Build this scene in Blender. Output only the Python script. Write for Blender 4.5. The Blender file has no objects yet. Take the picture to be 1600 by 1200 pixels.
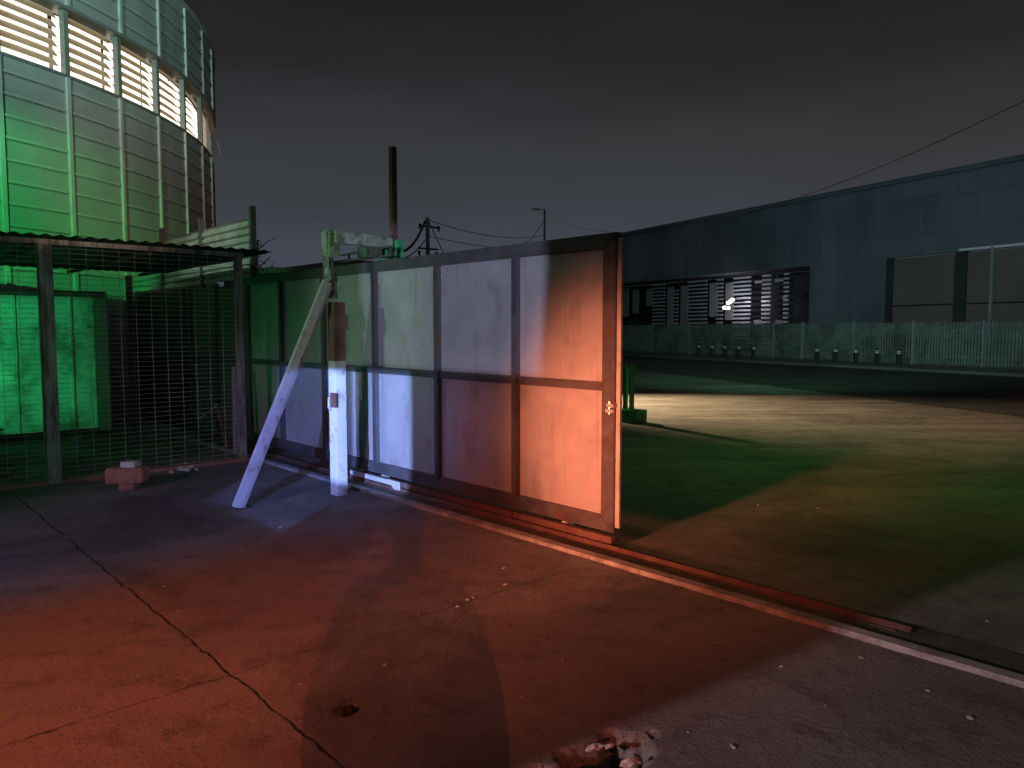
import bpy, bmesh, math, random
import numpy as np
from mathutils import Vector, Matrix, noise as mnoise

random.seed(7)
scn = bpy.context.scene
col = scn.collection
V = Vector

# ------------------------------------------------------------------ camera
F_PX, CAM_H = 1190.0, 1.6
PITCH = math.atan(85 / F_PX)
cam = bpy.data.cameras.new('camera'); camo = bpy.data.objects.new('camera', cam); col.objects.link(camo)
cam.sensor_width = 36.0; cam.lens = 36.0 * F_PX / 1600.0; cam.clip_end = 2000; cam.clip_start = 0.05
camo.location = (0, 0, CAM_H); camo.rotation_euler = (math.radians(90) - PITCH, 0, 0)
scn.camera = camo

def ray(x, y):
    a = (x - 800) / F_PX; b = -(y - 600) / F_PX
    c, s = math.cos(PITCH), math.sin(PITCH)
    return V((a, c + b * s, -s + b * c))
def P(x, y, z=0.0):                       # a pixel of the photograph on the level z
    d = ray(x, y); return V((0, 0, CAM_H)) + d * ((z - CAM_H) / d.z)
def hit(x, y, o, n):                      # a pixel on an upright plane
    d = ray(x, y); C = V((0, 0, CAM_H)); return C + d * ((V(o) - C).dot(n) / d.dot(n))
def D(x, y, Y):                           # a pixel at the distance Y
    d = ray(x, y); return V((0, 0, CAM_H)) + d * (Y / d.y)

# the gate line: t runs from the gate's free end to the left and away, off is metres beyond it (towards the street)
E0 = V((0.7688, 5.5476, 0)); U = V((-0.67451, 0.73827, 0)); N = V((0.73827, 0.67451, 0))
def S(t, off=0.0, z=0.0): return E0 + U * t + N * off + V((0, 0, z))
GATE_RZ = math.atan2(-U.y, -U.x)

# ------------------------------------------------------------------ world
w = bpy.data.worlds.new('World'); scn.world = w; w.use_nodes = True
nt = w.node_tree; nt.nodes.clear()
def nd(nt, kind, **kw):
    n = nt.nodes.new(kind)
    for k, v in kw.items():
        if k.startswith('i_'): n.inputs[k[2:].replace('_', ' ')].default_value = v
        else: setattr(n, k, v)
    return n
L = nt.links.new
tc = nd(nt, 'ShaderNodeTexCoord')
sep = nd(nt, 'ShaderNodeSeparateXYZ'); L(tc.outputs['Generated'], sep.inputs[0])
mp = nd(nt, 'ShaderNodeMapping'); mp.inputs['Scale'].default_value = (1.6, 1.6, 7.0)
L(tc.outputs['Generated'], mp.inputs[0])
ns = nd(nt, 'ShaderNodeTexNoise', i_Scale=2.2, i_Detail=4.0, i_Roughness=0.5); L(mp.outputs[0], ns.inputs['Vector'])
ma = nd(nt, 'ShaderNodeMath', operation='MULTIPLY_ADD'); L(ns.outputs[0], ma.inputs[0]); ma.inputs[1].default_value = 0.09; ma.inputs[2].default_value = -0.045
ad = nd(nt, 'ShaderNodeMath', operation='ADD'); L(sep.outputs[2], ad.inputs[0]); L(ma.outputs[0], ad.inputs[1])
rp = nd(nt, 'ShaderNodeValToRGB'); L(ad.outputs[0], rp.inputs[0])
cr = rp.color_ramp
cr.elements[0].position = 0.0; cr.elements[0].color = (0.064, 0.073, 0.104, 1)
cr.elements[1].position = 1.0; cr.elements[1].color = (0.010, 0.009, 0.011, 1)
for p, c in ((0.10, (0.058, 0.067, 0.090)), (0.16, (0.047, 0.053, 0.062)), (0.23, (0.040, 0.043, 0.047)), (0.31, (0.023, 0.023, 0.026)), (0.42, (0.0145, 0.0135, 0.0155))):
    e = cr.elements.new(p); e.color = c + (1,)
# town glow: warmer to the right
wr = nd(nt, 'ShaderNodeValToRGB'); L(sep.outputs[0], wr.inputs[0])
wr.color_ramp.elements[0].position = 0.0; wr.color_ramp.elements[0].color = (1, 1, 1, 1)
wr.color_ramp.elements[1].position = 0.42; wr.color_ramp.elements[1].color = (0.95, 0.90, 0.86, 1)
mu = nd(nt, 'ShaderNodeMix', data_type='RGBA', blend_type='MULTIPLY'); mu.inputs[0].default_value = 1.0
L(rp.outputs[0], mu.inputs[6]); L(wr.outputs[0], mu.inputs[7])
bg = nd(nt, 'ShaderNodeBackground', i_Strength=0.93); L(mu.outputs[2], bg.inputs[0])
ow = nd(nt, 'ShaderNodeOutputWorld'); L(bg.outputs[0], ow.inputs[0])

scn.view_settings.view_transform = 'Standard'; scn.view_settings.look = 'None'
scn.view_settings.exposure = 0.0; scn.view_settings.gamma = 1.0

# ------------------------------------------------------------------ unseen spots, placed to give the yard and street their coloured light
def lamp(name, loc, colr, intensity, size_deg, blend, aim, radius=0.05):
    l = bpy.data.lights.new(name, 'SPOT'); o = bpy.data.objects.new(name, l); col.objects.link(o)
    l.energy = intensity * 4 * math.pi; l.color = colr; l.spot_size = math.radians(size_deg); l.spot_blend = blend
    l.shadow_soft_size = radius; o.location = loc
    o.rotation_euler = (V(aim) - V(loc)).to_track_quat('-Z', 'Y').to_euler()
    return o
LIGHT_MASKS = []
def masked_lamp(name, loc, colr, intensity, right, top, left, bottom, blend=0.0, radius=0.00025, label='', zoom=1.0):
    """a work lamp in a flared four-plate metal shade; each plate's plane holds the lamp and the two given points"""
    loc = V(loc); pl = []; allp = [V(p) for q in (right, top, left, bottom) for p in q]
    mid = sum(((p - loc).normalized() for p in allp), V()).normalized()
    for p, q in (right, top, left, bottom): pl.append((V(p) - loc).cross(V(q) - loc).normalized())
    cs = []
    for i in range(4):
        d = pl[i].cross(pl[(i + 1) % 4]).normalized(); cs.append(d if d.dot(mid) > 0 else -d)
    aim = sum(cs, V()).normalized()
    ang = max(math.degrees(aim.angle(d)) for d in cs)
    half = min(80, ang * zoom + 2)
    lamp(name, loc, colr, intensity, 2 * half, blend, loc + aim, radius)
    LIGHT_MASKS.append((loc, aim, cs, half, label))

gA, gB = P(840, 1170), P(1575, 862)            # edge of the yard lamp's light on the ground
gC, gD = P(0, 950), P(630, 800)                # left edge of the red light
UPV = V((0, 0, 1))
def vert(loc, p): p = V(p); return (p, V((p.x, p.y, p.z + 1)))
def cross2(a, b, c, d):
    r, q = b - a, d - c; k = ((c.x - a.x) * q.y - (c.y - a.y) * q.x) / (r.x * q.y - r.y * q.x); return a + r * k
LR = cross2(gA, gB, gC, gD) + V((0, 0, 6.0))
masked_lamp('red_lamp', LR, (1.0, 0.155, 0.062), 240, (gA, gB), (S(0, 0, 1.16), S(2.6, 0, 1.16)), (gC, gD), (P(-400, 1500), P(1100, 1500)), radius=0.0007, label='red')
LRB = V((1.24, -9.3, 4.0))
masked_lamp('red_back_lamp', LRB, (1.0, 0.18, 0.075), 360, (gA, gB), (S(0, 0, 0.12), S(2.6, 0, 0.12)), (gC, gD), (P(-400, 1500), P(1100, 1500)), radius=0.0009, label='second red')
lamp('red_glow', (-3.9, 0.2, 3.2), (1.0, 0.18, 0.075), 44, 44, 1.0, P(-80, 1140))
lamp('red_beam', (-4.6, -0.7, 1.15), (1.0, 0.26, 0.13), 700, 18, 1.0, S(0.0, 0, 0.78), radius=0.30)
LW = V((-8.0, -3.13, 3.0))
masked_lamp('yard_lamp', LW, (1.0, 0.64, 0.68), 245, (V((3, 0, 0)), V((8, 1, 0))), (V((4, 11, 0)), V((12, 6, 0))), (gA, gB), (V((-1, 1.5, 0)), V((2, -1, 0))), label='yard')
LP = V((-6.0, -1.2, 3.2))
masked_lamp('violet_lamp', LP, (0.82, 0.52, 1.0), 58, (gC, gD), (S(3, 0, 1.25), S(5, 0, 1.25)), vert(LP, (-4.35, 8.2, 0)), (P(-300, 960), P(200, 960)), radius=0.002, label='violet')
LB = V((-2.2, 0.3, 1.5))
masked_lamp('blue_lamp', LB, (0.27, 0.40, 1.0), 720, vert(LB, S(2.62)), (S(0, 0, 1.19), S(5, 0, 1.19)), vert(LB, S(3.75)), (S(2, -0.3, 0), S(5, -0.3, 0)), label='bright blue')
LB3 = V((-2.6, -0.2, 1.5))
masked_lamp('blue_fill_lamp', LB3, (0.20, 0.30, 1.0), 210, vert(LB3, S(3.4)), (S(0, 0, 1.19), S(6, 0, 1.19)), vert(LB3, S(5.6)), (S(2, -1.75, 0), S(5, -1.75, 0)), blend=0.8, zoom=1.2, label='dim blue')
LB2 = V((-1.7, -2.2, 1.75))
masked_lamp('lavender_lamp', LB2, (0.60, 0.64, 1.0), 170, (S(0.80, 0, 1), S(0.72, 0, 2.2)), (S(0, 0, 2.7), S(5, 0, 2.7)), vert(LB2, S(3.6)), (S(0, 0, 1.18), S(5, 0, 1.18)), blend=0.5, zoom=1.3, label='lavender')
lamp('green_lamp_gate', (-5.6, 1.6, 2.6), (0.50, 1.0, 0.75), 7, 36, 1.0, S(3.4, -0.3, 2.5))
lamp('frame_green_fill', (-4.8, 1.2, 2.2), (0.58, 1.0, 0.70), 46, 22, 1.0, S(3.0, -0.9, 1.85))  # added spot that lifts the brace top and the guide frame
lamp('posts_green_fill', (-2.6, 1.0, 2.6), (0.42, 1.0, 0.55), 9, 34, 1.0, S(5.45, -2.2, 1.3))  # added weak spot that tints the shelter posts and mesh
LC = V((-6.6, 7.6, 1.5))
masked_lamp('green_lamp_cage', LC, (0.015, 1.0, 0.27), 26, vert(LC, S(9.05, -1.17)), (S(9.05, -1, 2.12), S(9.05, -4, 2.12)), vert(LC, S(9.05, -5.2)), (S(9.05, -1, 0.1), S(9.05, -4, 0.1)), radius=0.0025, label='green cage')
lamp('fence_fill', (-6.0, 3.5, 6.0), (0.66, 1.0, 0.78), 130, 22, 1.0, (-4.4, 11.1, 2.8))  # added spot that brightens the corrugated sheets
lamp('green_lamp_tank', (-5.5, 4.0, 3.4), (0.05, 1.0, 0.22), 230, 36, 0.45, (-8.5, 12.2, 2.7))
lamp('tank_lamp', (-5.0, -3.0, 4.5), (0.58, 1.0, 0.86), 620, 46, 0.8, (-9.4, 13.0, 9.6))
lamp('tank_side_fill', (0.5, -4.0, 6.5), (0.62, 1.0, 0.88), 620, 24, 1.0, (-8.0, 16.0, 8.6))  # added fill for the darker side of the round building
lamp('tank_lamp_warm', (-2.0, 1.0, 2.6), (1.0, 0.62, 0.50), 190, 20, 1.0, (-7.1, 16.3, 4.6))
lamp('street_lamp_behind_gate', (-0.8, 18.6, 3.0), (1.0, 0.72, 0.40), 560, 68, 1.0, (3.3, 16.0, 0), radius=0.10)
lamp('green_lamp_street', (5.0, 9.6, 7.0), (0.22, 1.0, 0.10), 19, 84, 1.0, (4.4, 8.8, 0), radius=0.2)
lamp('green_lamp_road', (5.0, 14.0, 5.0), (0.34, 1.0, 0.56), 150, 80, 1.0, (12.5, 40.0, 0.4), radius=0.2)
lamp('facade_cool_fill', (4.0, 6.0, 5.0), (0.58, 0.72, 1.0), 430, 50, 1.0, (22.0, 44.0, 9.0), radius=0.2)  # added cool fill that lifts the warehouse wall

# ------------------------------------------------------------------ materials
def pmat(name, c, rough=0.6, metal=0.0, var=0.25, scale=6.0, c2=None, c2amt=0.5, c2scale=2.5, c2soft=0.12, bump=0.15, bscale=40.0, stretch=(1, 1, 1), spec=0.5, rvar=0.15):
    m = bpy.data.materials.new(name); m.use_nodes = True; t = m.node_tree; b = t.nodes['Principled BSDF']; l = t.links.new
    tc = nd(t, 'ShaderNodeTexCoord'); mp = nd(t, 'ShaderNodeMapping'); mp.inputs['Scale'].default_value = stretch; l(tc.outputs['Object'], mp.inputs[0])
    n1 = nd(t, 'ShaderNodeTexNoise', i_Scale=scale, i_Detail=6.0, i_Roughness=0.65); l(mp.outputs[0], n1.inputs['Vector'])
    r1 = nd(t, 'ShaderNodeMapRange'); l(n1.outputs[0], r1.inputs[0]); r1.inputs[1].default_value = 0.25; r1.inputs[2].default_value = 0.75
    r1.inputs[3].default_value = 1 - var; r1.inputs[4].default_value = 1 + var
    mx = nd(t, 'ShaderNodeMix', data_type='RGBA', blend_type='MULTIPLY'); mx.inputs[0].default_value = 1; mx.inputs[6].default_value = (*c, 1); l(r1.outputs[0], mx.inputs[7])
    out = mx.outputs[2]
    if c2:
        n2 = nd(t, 'ShaderNodeTexNoise', i_Scale=c2scale, i_Detail=8.0, i_Roughness=0.7); l(mp.outputs[0], n2.inputs['Vector'])
        r2 = nd(t, 'ShaderNodeMapRange', interpolation_type='SMOOTHSTEP'); l(n2.outputs[0], r2.inputs[0])
        th = 0.72 - 0.44 * c2amt; r2.inputs[1].default_value = th - c2soft; r2.inputs[2].default_value = th + c2soft
        m2 = nd(t, 'ShaderNodeMix', data_type='RGBA'); l(r2.outputs[0], m2.inputs[0]); l(out, m2.inputs[6]); m2.inputs[7].default_value = (*c2, 1); out = m2.outputs[2]
    l(out, b.inputs['Base Color'])
    rr = nd(t, 'ShaderNodeMapRange'); l(n1.outputs[0], rr.inputs[0]); rr.inputs[1].default_value = 0.3; rr.inputs[2].default_value = 0.7
    rr.inputs[3].default_value = max(0.05, rough - rvar); rr.inputs[4].default_value = min(1, rough + rvar); l(rr.outputs[0], b.inputs['Roughness'])
    b.inputs['Metallic'].default_value = metal; b.inputs['Specular IOR Level'].default_value = spec
    if bump:
        n3 = nd(t, 'ShaderNodeTexNoise', i_Scale=bscale, i_Detail=5.0, i_Roughness=0.6); l(mp.outputs[0], n3.inputs['Vector'])
        bp = nd(t, 'ShaderNodeBump', i_Strength=bump, i_Distance=0.01); l(n3.outputs[0], bp.inputs['Height']); l(bp.outputs[0], b.inputs['Normal'])
    return m
def add_streaks(m, c, sx, sz, lo, hi, amt, rot=0.0):
    t = m.node_tree; b = t.nodes['Principled BSDF']; l = t.links.new; src = b.inputs['Base Color'].links[0].from_socket
    tc = nd(t, 'ShaderNodeTexCoord'); mp = nd(t, 'ShaderNodeMapping'); mp.inputs['Scale'].default_value = (sx, sx, sz); mp.inputs['Rotation'].default_value = (0, rot, 0); l(tc.outputs['Object'], mp.inputs[0])
    n = nd(t, 'ShaderNodeTexNoise', i_Scale=1.0, i_Detail=6.0, i_Roughness=0.6); l(mp.outputs[0], n.inputs['Vector'])
    r = nd(t, 'ShaderNodeMapRange', interpolation_type='SMOOTHSTEP'); l(n.outputs[0], r.inputs[0]); r.inputs[1].default_value = lo; r.inputs[2].default_value = hi; r.inputs[4].default_value = amt
    x = nd(t, 'ShaderNodeMix', data_type='RGBA'); l(r.outputs[0], x.inputs[0]); l(src, x.inputs[6]); x.inputs[7].default_value = (*c, 1); l(x.outputs[2], b.inputs['Base Color'])
def emat(name, c, s):
    m = bpy.data.materials.new(name); m.use_nodes = True; b = m.node_tree.nodes['Principled BSDF']
    b.inputs['Base Color'].default_value = (*c, 1); b.inputs['Emission Color'].default_value = (*c, 1); b.inputs['Emission Strength'].default_value = s
    return m
M = {}
M['steel_dark'] = pmat('dark_painted_steel', (0.075, 0.072, 0.075), 0.42, 0.2, 0.35, 9, (0.11, 0.06, 0.04), 0.3, 5, bump=0.1)
M['galv'] = pmat('galvanised_sheet', (0.43, 0.41, 0.40), 0.46, 0.35, 0.12, 3.5, (0.33, 0.31, 0.295), 0.40, 1.6, 0.25, bump=0.12, bscale=5, rvar=0.12)
add_streaks(M['galv'], (0.20, 0.15, 0.12), 14, 0.7, 0.58, 0.74, 0.50)
add_streaks(M['galv'], (0.66, 0.64, 0.62), 45, 2.2, 0.655, 0.72, 0.75, 0.16)
add_streaks(M['galv'], (0.24, 0.215, 0.20), 3.2, 2.4, 0.55, 0.66, 0.42)
M['bolt'] = pmat('bright_screw', (0.6, 0.6, 0.6), 0.35, 0.6, 0.1, 20, bump=0)
M['rust'] = pmat('rusty_steel', (0.13, 0.072, 0.055), 0.75, 0.1, 0.4, 14, (0.09, 0.035, 0.025), 0.45, 6, bump=0.3)
M['white_steel'] = pmat('worn_white_paint', (0.42, 0.415, 0.41), 0.55, 0.0, 0.15, 8, (0.24, 0.21, 0.185), 0.27, 9, 0.06, bump=0.25)
M['wrap'] = pmat('cracked_grey_plastic', (0.13, 0.14, 0.12), 0.4, 0.0, 0.7, 22, (0.4, 0.4, 0.36), 0.25, 18, 0.05, bump=0.9, bscale=30)
M['pale_green_paint'] = pmat('pale_green_paint', (0.34, 0.42, 0.33), 0.35, 0.0, 0.3, 10, (0.12, 0.13, 0.05), 0.36, 9, 0.08, bump=0.3)
M['green_paint'] = pmat('green_paint', (0.05, 0.40, 0.17), 0.4, 0.0, 0.25, 9, (0.02, 0.12, 0.05), 0.35, 7, bump=0.1)
M['green_dark'] = pmat('grimy_green_steel', (0.10, 0.14, 0.10), 0.4, 0.1, 0.4, 12, (0.03, 0.035, 0.025), 0.5, 9, bump=0.3)
M['tank'] = pmat('ribbed_cladding', (0.30, 0.33, 0.32), 0.5, 0.0, 0.14, 0.7, (0.22, 0.235, 0.225), 0.42, 0.5, 0.25, bump=0.15, bscale=6)
M['tank_rib'] = pmat('cladding_batten', (0.33, 0.36, 0.345), 0.5, 0.0, 0.2, 3, bump=0.1)
M['groove'] = pmat('cladding_groove', (0.15, 0.16, 0.155), 0.6, 0.0, 0.3, 2, bump=0.05)
M['slat'] = pmat('louvre_slat', (0.36, 0.33, 0.28), 0.55, 0.0, 0.15, 3, bump=0)
b_ = M['slat'].node_tree.nodes['Principled BSDF']; t_ = M['slat'].node_tree
tl = nd(t_, 'ShaderNodeBsdfTranslucent'); tl.inputs[0].default_value = (0.75, 0.62, 0.48, 1); ms = nd(t_, 'ShaderNodeMixShader'); ms.inputs[0].default_value = 0.45
t_.links.new(b_.outputs[0], ms.inputs[1]); t_.links.new(tl.outputs[0], ms.inputs[2]); t_.links.new(ms.outputs[0], t_.nodes['Material Output'].inputs[0])
M['frame_dark'] = pmat('window_frame_steel', (0.16, 0.17, 0.16), 0.5, 0.1, 0.2, 8, bump=0)
M['lit'] = emat('lit_interior', (1.0, 0.89, 0.74), 1.7)
M['corr'] = pmat('corrugated_iron', (0.36, 0.37, 0.35), 0.5, 0.2, 0.25, 3, (0.20, 0.16, 0.12), 0.3, 2.5, bump=0.1)
M['sheet'] = pmat('wall_sheet', (0.40, 0.40, 0.38), 0.55, 0.1, 0.2, 2.2, (0.12, 0.10, 0.085), 0.40, 1.1, 0.10, bump=0.1)
M['sheet_brown'] = pmat('brown_sheet', (0.16, 0.13, 0.11), 0.6, 0.1, 0.3, 3, bump=0.1)
M['wood'] = pmat('weathered_post', (0.30, 0.31, 0.27), 0.75, 0.0, 0.4, 5, (0.10, 0.08, 0.06), 0.45, 3, 0.1, bump=0.4, bscale=20, stretch=(4, 4, 0.6))
M['wire'] = pmat('mesh_wire', (0.42, 0.40, 0.37), 0.45, 0.4, 0.3, 5, bump=0)
M['roof'] = pmat('roof_sheet', (0.06, 0.06, 0.055), 0.7, 0.1, 0.3, 3, bump=0.1)
M['black'] = pmat('near_black', (0.025, 0.025, 0.025), 0.8, 0.0, 0.3, 3, bump=0.1)
M['brick'] = pmat('fired_brick', (0.36, 0.17, 0.12), 0.8, 0.0, 0.25, 12, (0.22, 0.12, 0.09), 0.4, 8, bump=0.5)
M['paper'] = pmat('pale_carton', (0.6, 0.6, 0.58), 0.7, 0.0, 0.1, 12, bump=0)
M['stone'] = pmat('pale_stone', (0.46, 0.43, 0.40), 0.8, 0.0, 0.25, 25, bump=0.3)
M['chip'] = pmat('stone_chip', (0.30, 0.28, 0.26), 0.8, 0.0, 0.3, 25, bump=0)
M['coal'] = pmat('black_lump', (0.012, 0.011, 0.010), 0.85, 0.0, 0.4, 25, bump=0.6)
M['strip'] = pmat('worn_kerb', (0.28, 0.275, 0.27), 0.6, 0.0, 0.3, 6, (0.15, 0.135, 0.12), 0.42, 8, bump=0.4)
M['dirt'] = pmat('channel_dirt', (0.055, 0.052, 0.04), 0.9, 0.0, 0.5, 9, (0.10, 0.10, 0.06), 0.4, 5, bump=0.6)
M['asphalt'] = pmat('asphalt', (0.04, 0.042, 0.042), 0.8, 0.0, 0.3, 0.6, (0.07, 0.07, 0.065), 0.35, 0.3, bump=0.3, bscale=60)
M['pave'] = pmat('pavement_concrete', (0.17, 0.165, 0.155), 0.8, 0.0, 0.25, 0.8, bump=0.2)
M['wall_far'] = pmat('blue_grey_cladding', (0.20, 0.225, 0.25), 0.6, 0.0, 0.25, 0.2, (0.11, 0.125, 0.145), 0.48, 0.14, 0.14, bump=0.0, stretch=(1, 1, 0.22))
M['wall_patch'] = pmat('darker_cladding', (0.145, 0.165, 0.19), 0.6, 0.0, 0.2, 0.4, bump=0)
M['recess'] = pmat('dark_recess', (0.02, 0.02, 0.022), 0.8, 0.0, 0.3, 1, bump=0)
M['jamb'] = pmat('dark_jamb', (0.045, 0.048, 0.05), 0.7, 0.0, 0.3, 0.6, bump=0)
M['louvre'] = pmat('aluminium_louvre', (0.50, 0.50, 0.54), 0.5, 0.3, 0.3, 1.2, bump=0)
M['pale_panel'] = pmat('pale_infill_panel', (0.32, 0.31, 0.32), 0.6, 0.0, 0.3, 0.8, bump=0)
M['bay_door'] = pmat('brown_bay_door', (0.20, 0.165, 0.14), 0.6, 0.0, 0.2, 0.35, (0.17, 0.14, 0.12), 0.4, 0.3, bump=0)
M['fence_green'] = pmat('green_palisade', (0.24, 0.30, 0.26), 0.55, 0.1, 0.3, 3.0, (0.13, 0.15, 0.13), 0.42, 0.7, 0.1, bump=0)
M['bollard'] = pmat('black_bollard', (0.02, 0.02, 0.02), 0.5, 0.0, 0.2, 5, bump=0)
M['reflector'] = pmat('white_band', (0.85, 0.85, 0.85), 0.4, 0.0, 0.05, 5, bump=0)
M['flood'] = emat('flood_glass', (1.0, 0.97, 0.92), 14)
M['pole'] = pmat('grey_pole', (0.22, 0.22, 0.24), 0.6, 0.1, 0.2, 4, bump=0)
M['cable'] = pmat('black_cable', (0.015, 0.015, 0.016), 0.7, 0.0, 0.1, 4, bump=0)
M['shed'] = pmat('shed_sheet', (0.10, 0.105, 0.11), 0.6, 0.0, 0.2, 1, bump=0)
M['leaf'] = pmat('dark_leaf', (0.045, 0.06, 0.03), 0.7, 0.0, 0.4, 6, bump=0)
M['bark'] = pmat('bark', (0.06, 0.05, 0.04), 0.85, 0.0, 0.3, 8, bump=0.3)

def ground_material():
    m = bpy.data.materials.new('yard_concrete'); m.use_nodes = True; t = m.node_tree; b = t.nodes['Principled BSDF']; l = t.links.new
    g = nd(t, 'ShaderNodeNewGeometry'); pos = g.outputs['Position']
    def noise(s, d=6.0, r=0.6, dist=0.0):
        n = nd(t, 'ShaderNodeTexNoise', i_Scale=s, i_Detail=d, i_Roughness=r, i_Distortion=dist); l(pos, n.inputs['Vector']); return n.outputs[0]
    def rng(x, a, c, d=0.0, e=1.0, smooth=True):
        r = nd(t, 'ShaderNodeMapRange', interpolation_type='SMOOTHSTEP' if smooth else 'LINEAR'); l(x, r.inputs[0])
        for i, q in enumerate((a, c, d, e)): r.inputs[i + 1].default_value = q
        return r.outputs[0]
    def math_(op, a, c=None, d=None):
        n = nd(t, 'ShaderNodeMath', operation=op)
        for i, q in enumerate((a, c, d)):
            if q is None: continue
            if isinstance(q, (int, float)): n.inputs[i].default_value = q
            else: l(q, n.inputs[i])
        return n.outputs[0]
    def dot(vec, c):
        n = nd(t, 'ShaderNodeVectorMath', operation='DOT_PRODUCT'); l(pos, n.inputs[0]); n.inputs[1].default_value = vec
        return math_('ADD', n.outputs['Value'], c)
    def mix(fac, a, c):
        n = nd(t, 'ShaderNodeMix', data_type='RGBA'); l(fac, n.inputs[0])
        for i, q in ((6, a), (7, c)):
            if isinstance(q, tuple): n.inputs[i].default_value = (*q, 1)
            else: l(q, n.inputs[i])
        return n.outputs[2]
    c = mix(rng(noise(1.1), 0.3, 0.7), (0.150, 0.138, 0.130), (0.215, 0.198, 0.185))
    c = mix(rng(noise(4.3, 8, 0.7), 0.50, 0.66, 0, 0.8), c, (0.108, 0.096, 0.09))          # worn damp patches
    c = mix(rng(noise(0.55, 6, 0.65, 0.8), 0.50, 0.62, 0, 0.75), c, (0.10, 0.09, 0.083))    # old oil stains
    c = mix(rng(noise(95, 2, 0.5), 0.60, 0.72, 0, 0.45), c, (0.34, 0.31, 0.29))             # aggregate specks
    c = mix(rng(noise(48, 3, 0.6), 0.62, 0.70, 0, 0.7), c, (0.06, 0.055, 0.05))             # pits
    off = dot(tuple(N), -N.dot(E0)); tt = dot(tuple(U), -U.dot(E0))
    # pale worn streaks on the street side
    mpn = nd(t, 'ShaderNodeMapping'); l(pos, mpn.inputs[0]); mpn.inputs['Scale'].default_value = (0.22, 1.3, 1)
    ns = nd(t, 'ShaderNodeTexNoise', i_Scale=1.2, i_Detail=7.0, i_Roughness=0.6); l(mpn.outputs[0], ns.inputs['Vector'])
    street = rng(off, 1.5, 5.0)
    c = mix(math_('MULTIPLY', rng(ns.outputs[0], 0.48, 0.66, 0, 0.8), street), c, (0.30, 0.28, 0.24))
    wob = math_('MULTIPLY_ADD', noise(5, 5, 0.7), 0.07, -0.035)
    wid = math_('MULTIPLY_ADD', noise(9, 4, 0.7), 0.020, -0.0065)
    yard = rng(off, -0.75, -0.6, 1, 0)
    def joint(x, c0):
        d = math_('ABSOLUTE', math_('ADD', math_('ADD', x, c0), wob))
        q = math_('SUBTRACT', d, wid)
        return math_('MULTIPLY', rng(q, -0.003, 0.007, 1, 0), yard)
    j = math_('MAXIMUM', joint(off, 2.95), math_('MULTIPLY', joint(tt, 0.16), rng(noise(1.7, 4), 0.40, 0.56, 0.0, 0.75)))
    c = mix(j, c, (0.022, 0.019, 0.016))
    l(c, b.inputs['Base Color'])
    l(rng(noise(2.7), 0.3, 0.7, 0.62, 0.9), b.inputs['Roughness']); b.inputs['Specular IOR Level'].default_value = 0.35
    rough_zone = rng(noise(0.9, 4), 0.42, 0.6, 0.35, 1.0)
    h = math_('MULTIPLY', math_('ADD', math_('MULTIPLY', noise(26, 6, 0.65), 1.0), math_('MULTIPLY', rng(noise(48, 3, 0.6), 0.55, 0.72), -0.6)), rough_zone)
    h = math_('ADD', h, math_('MULTIPLY', j, -1.2))
    h = math_('ADD', h, math_('MULTIPLY', noise(3.2, 4), 1.6))
    bp = nd(t, 'ShaderNodeBump', i_Strength=0.8, i_Distance=0.012); l(h, bp.inputs['Height']); l(bp.outputs[0], b.inputs['Normal'])
    return m
M['ground'] = ground_material()

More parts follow.
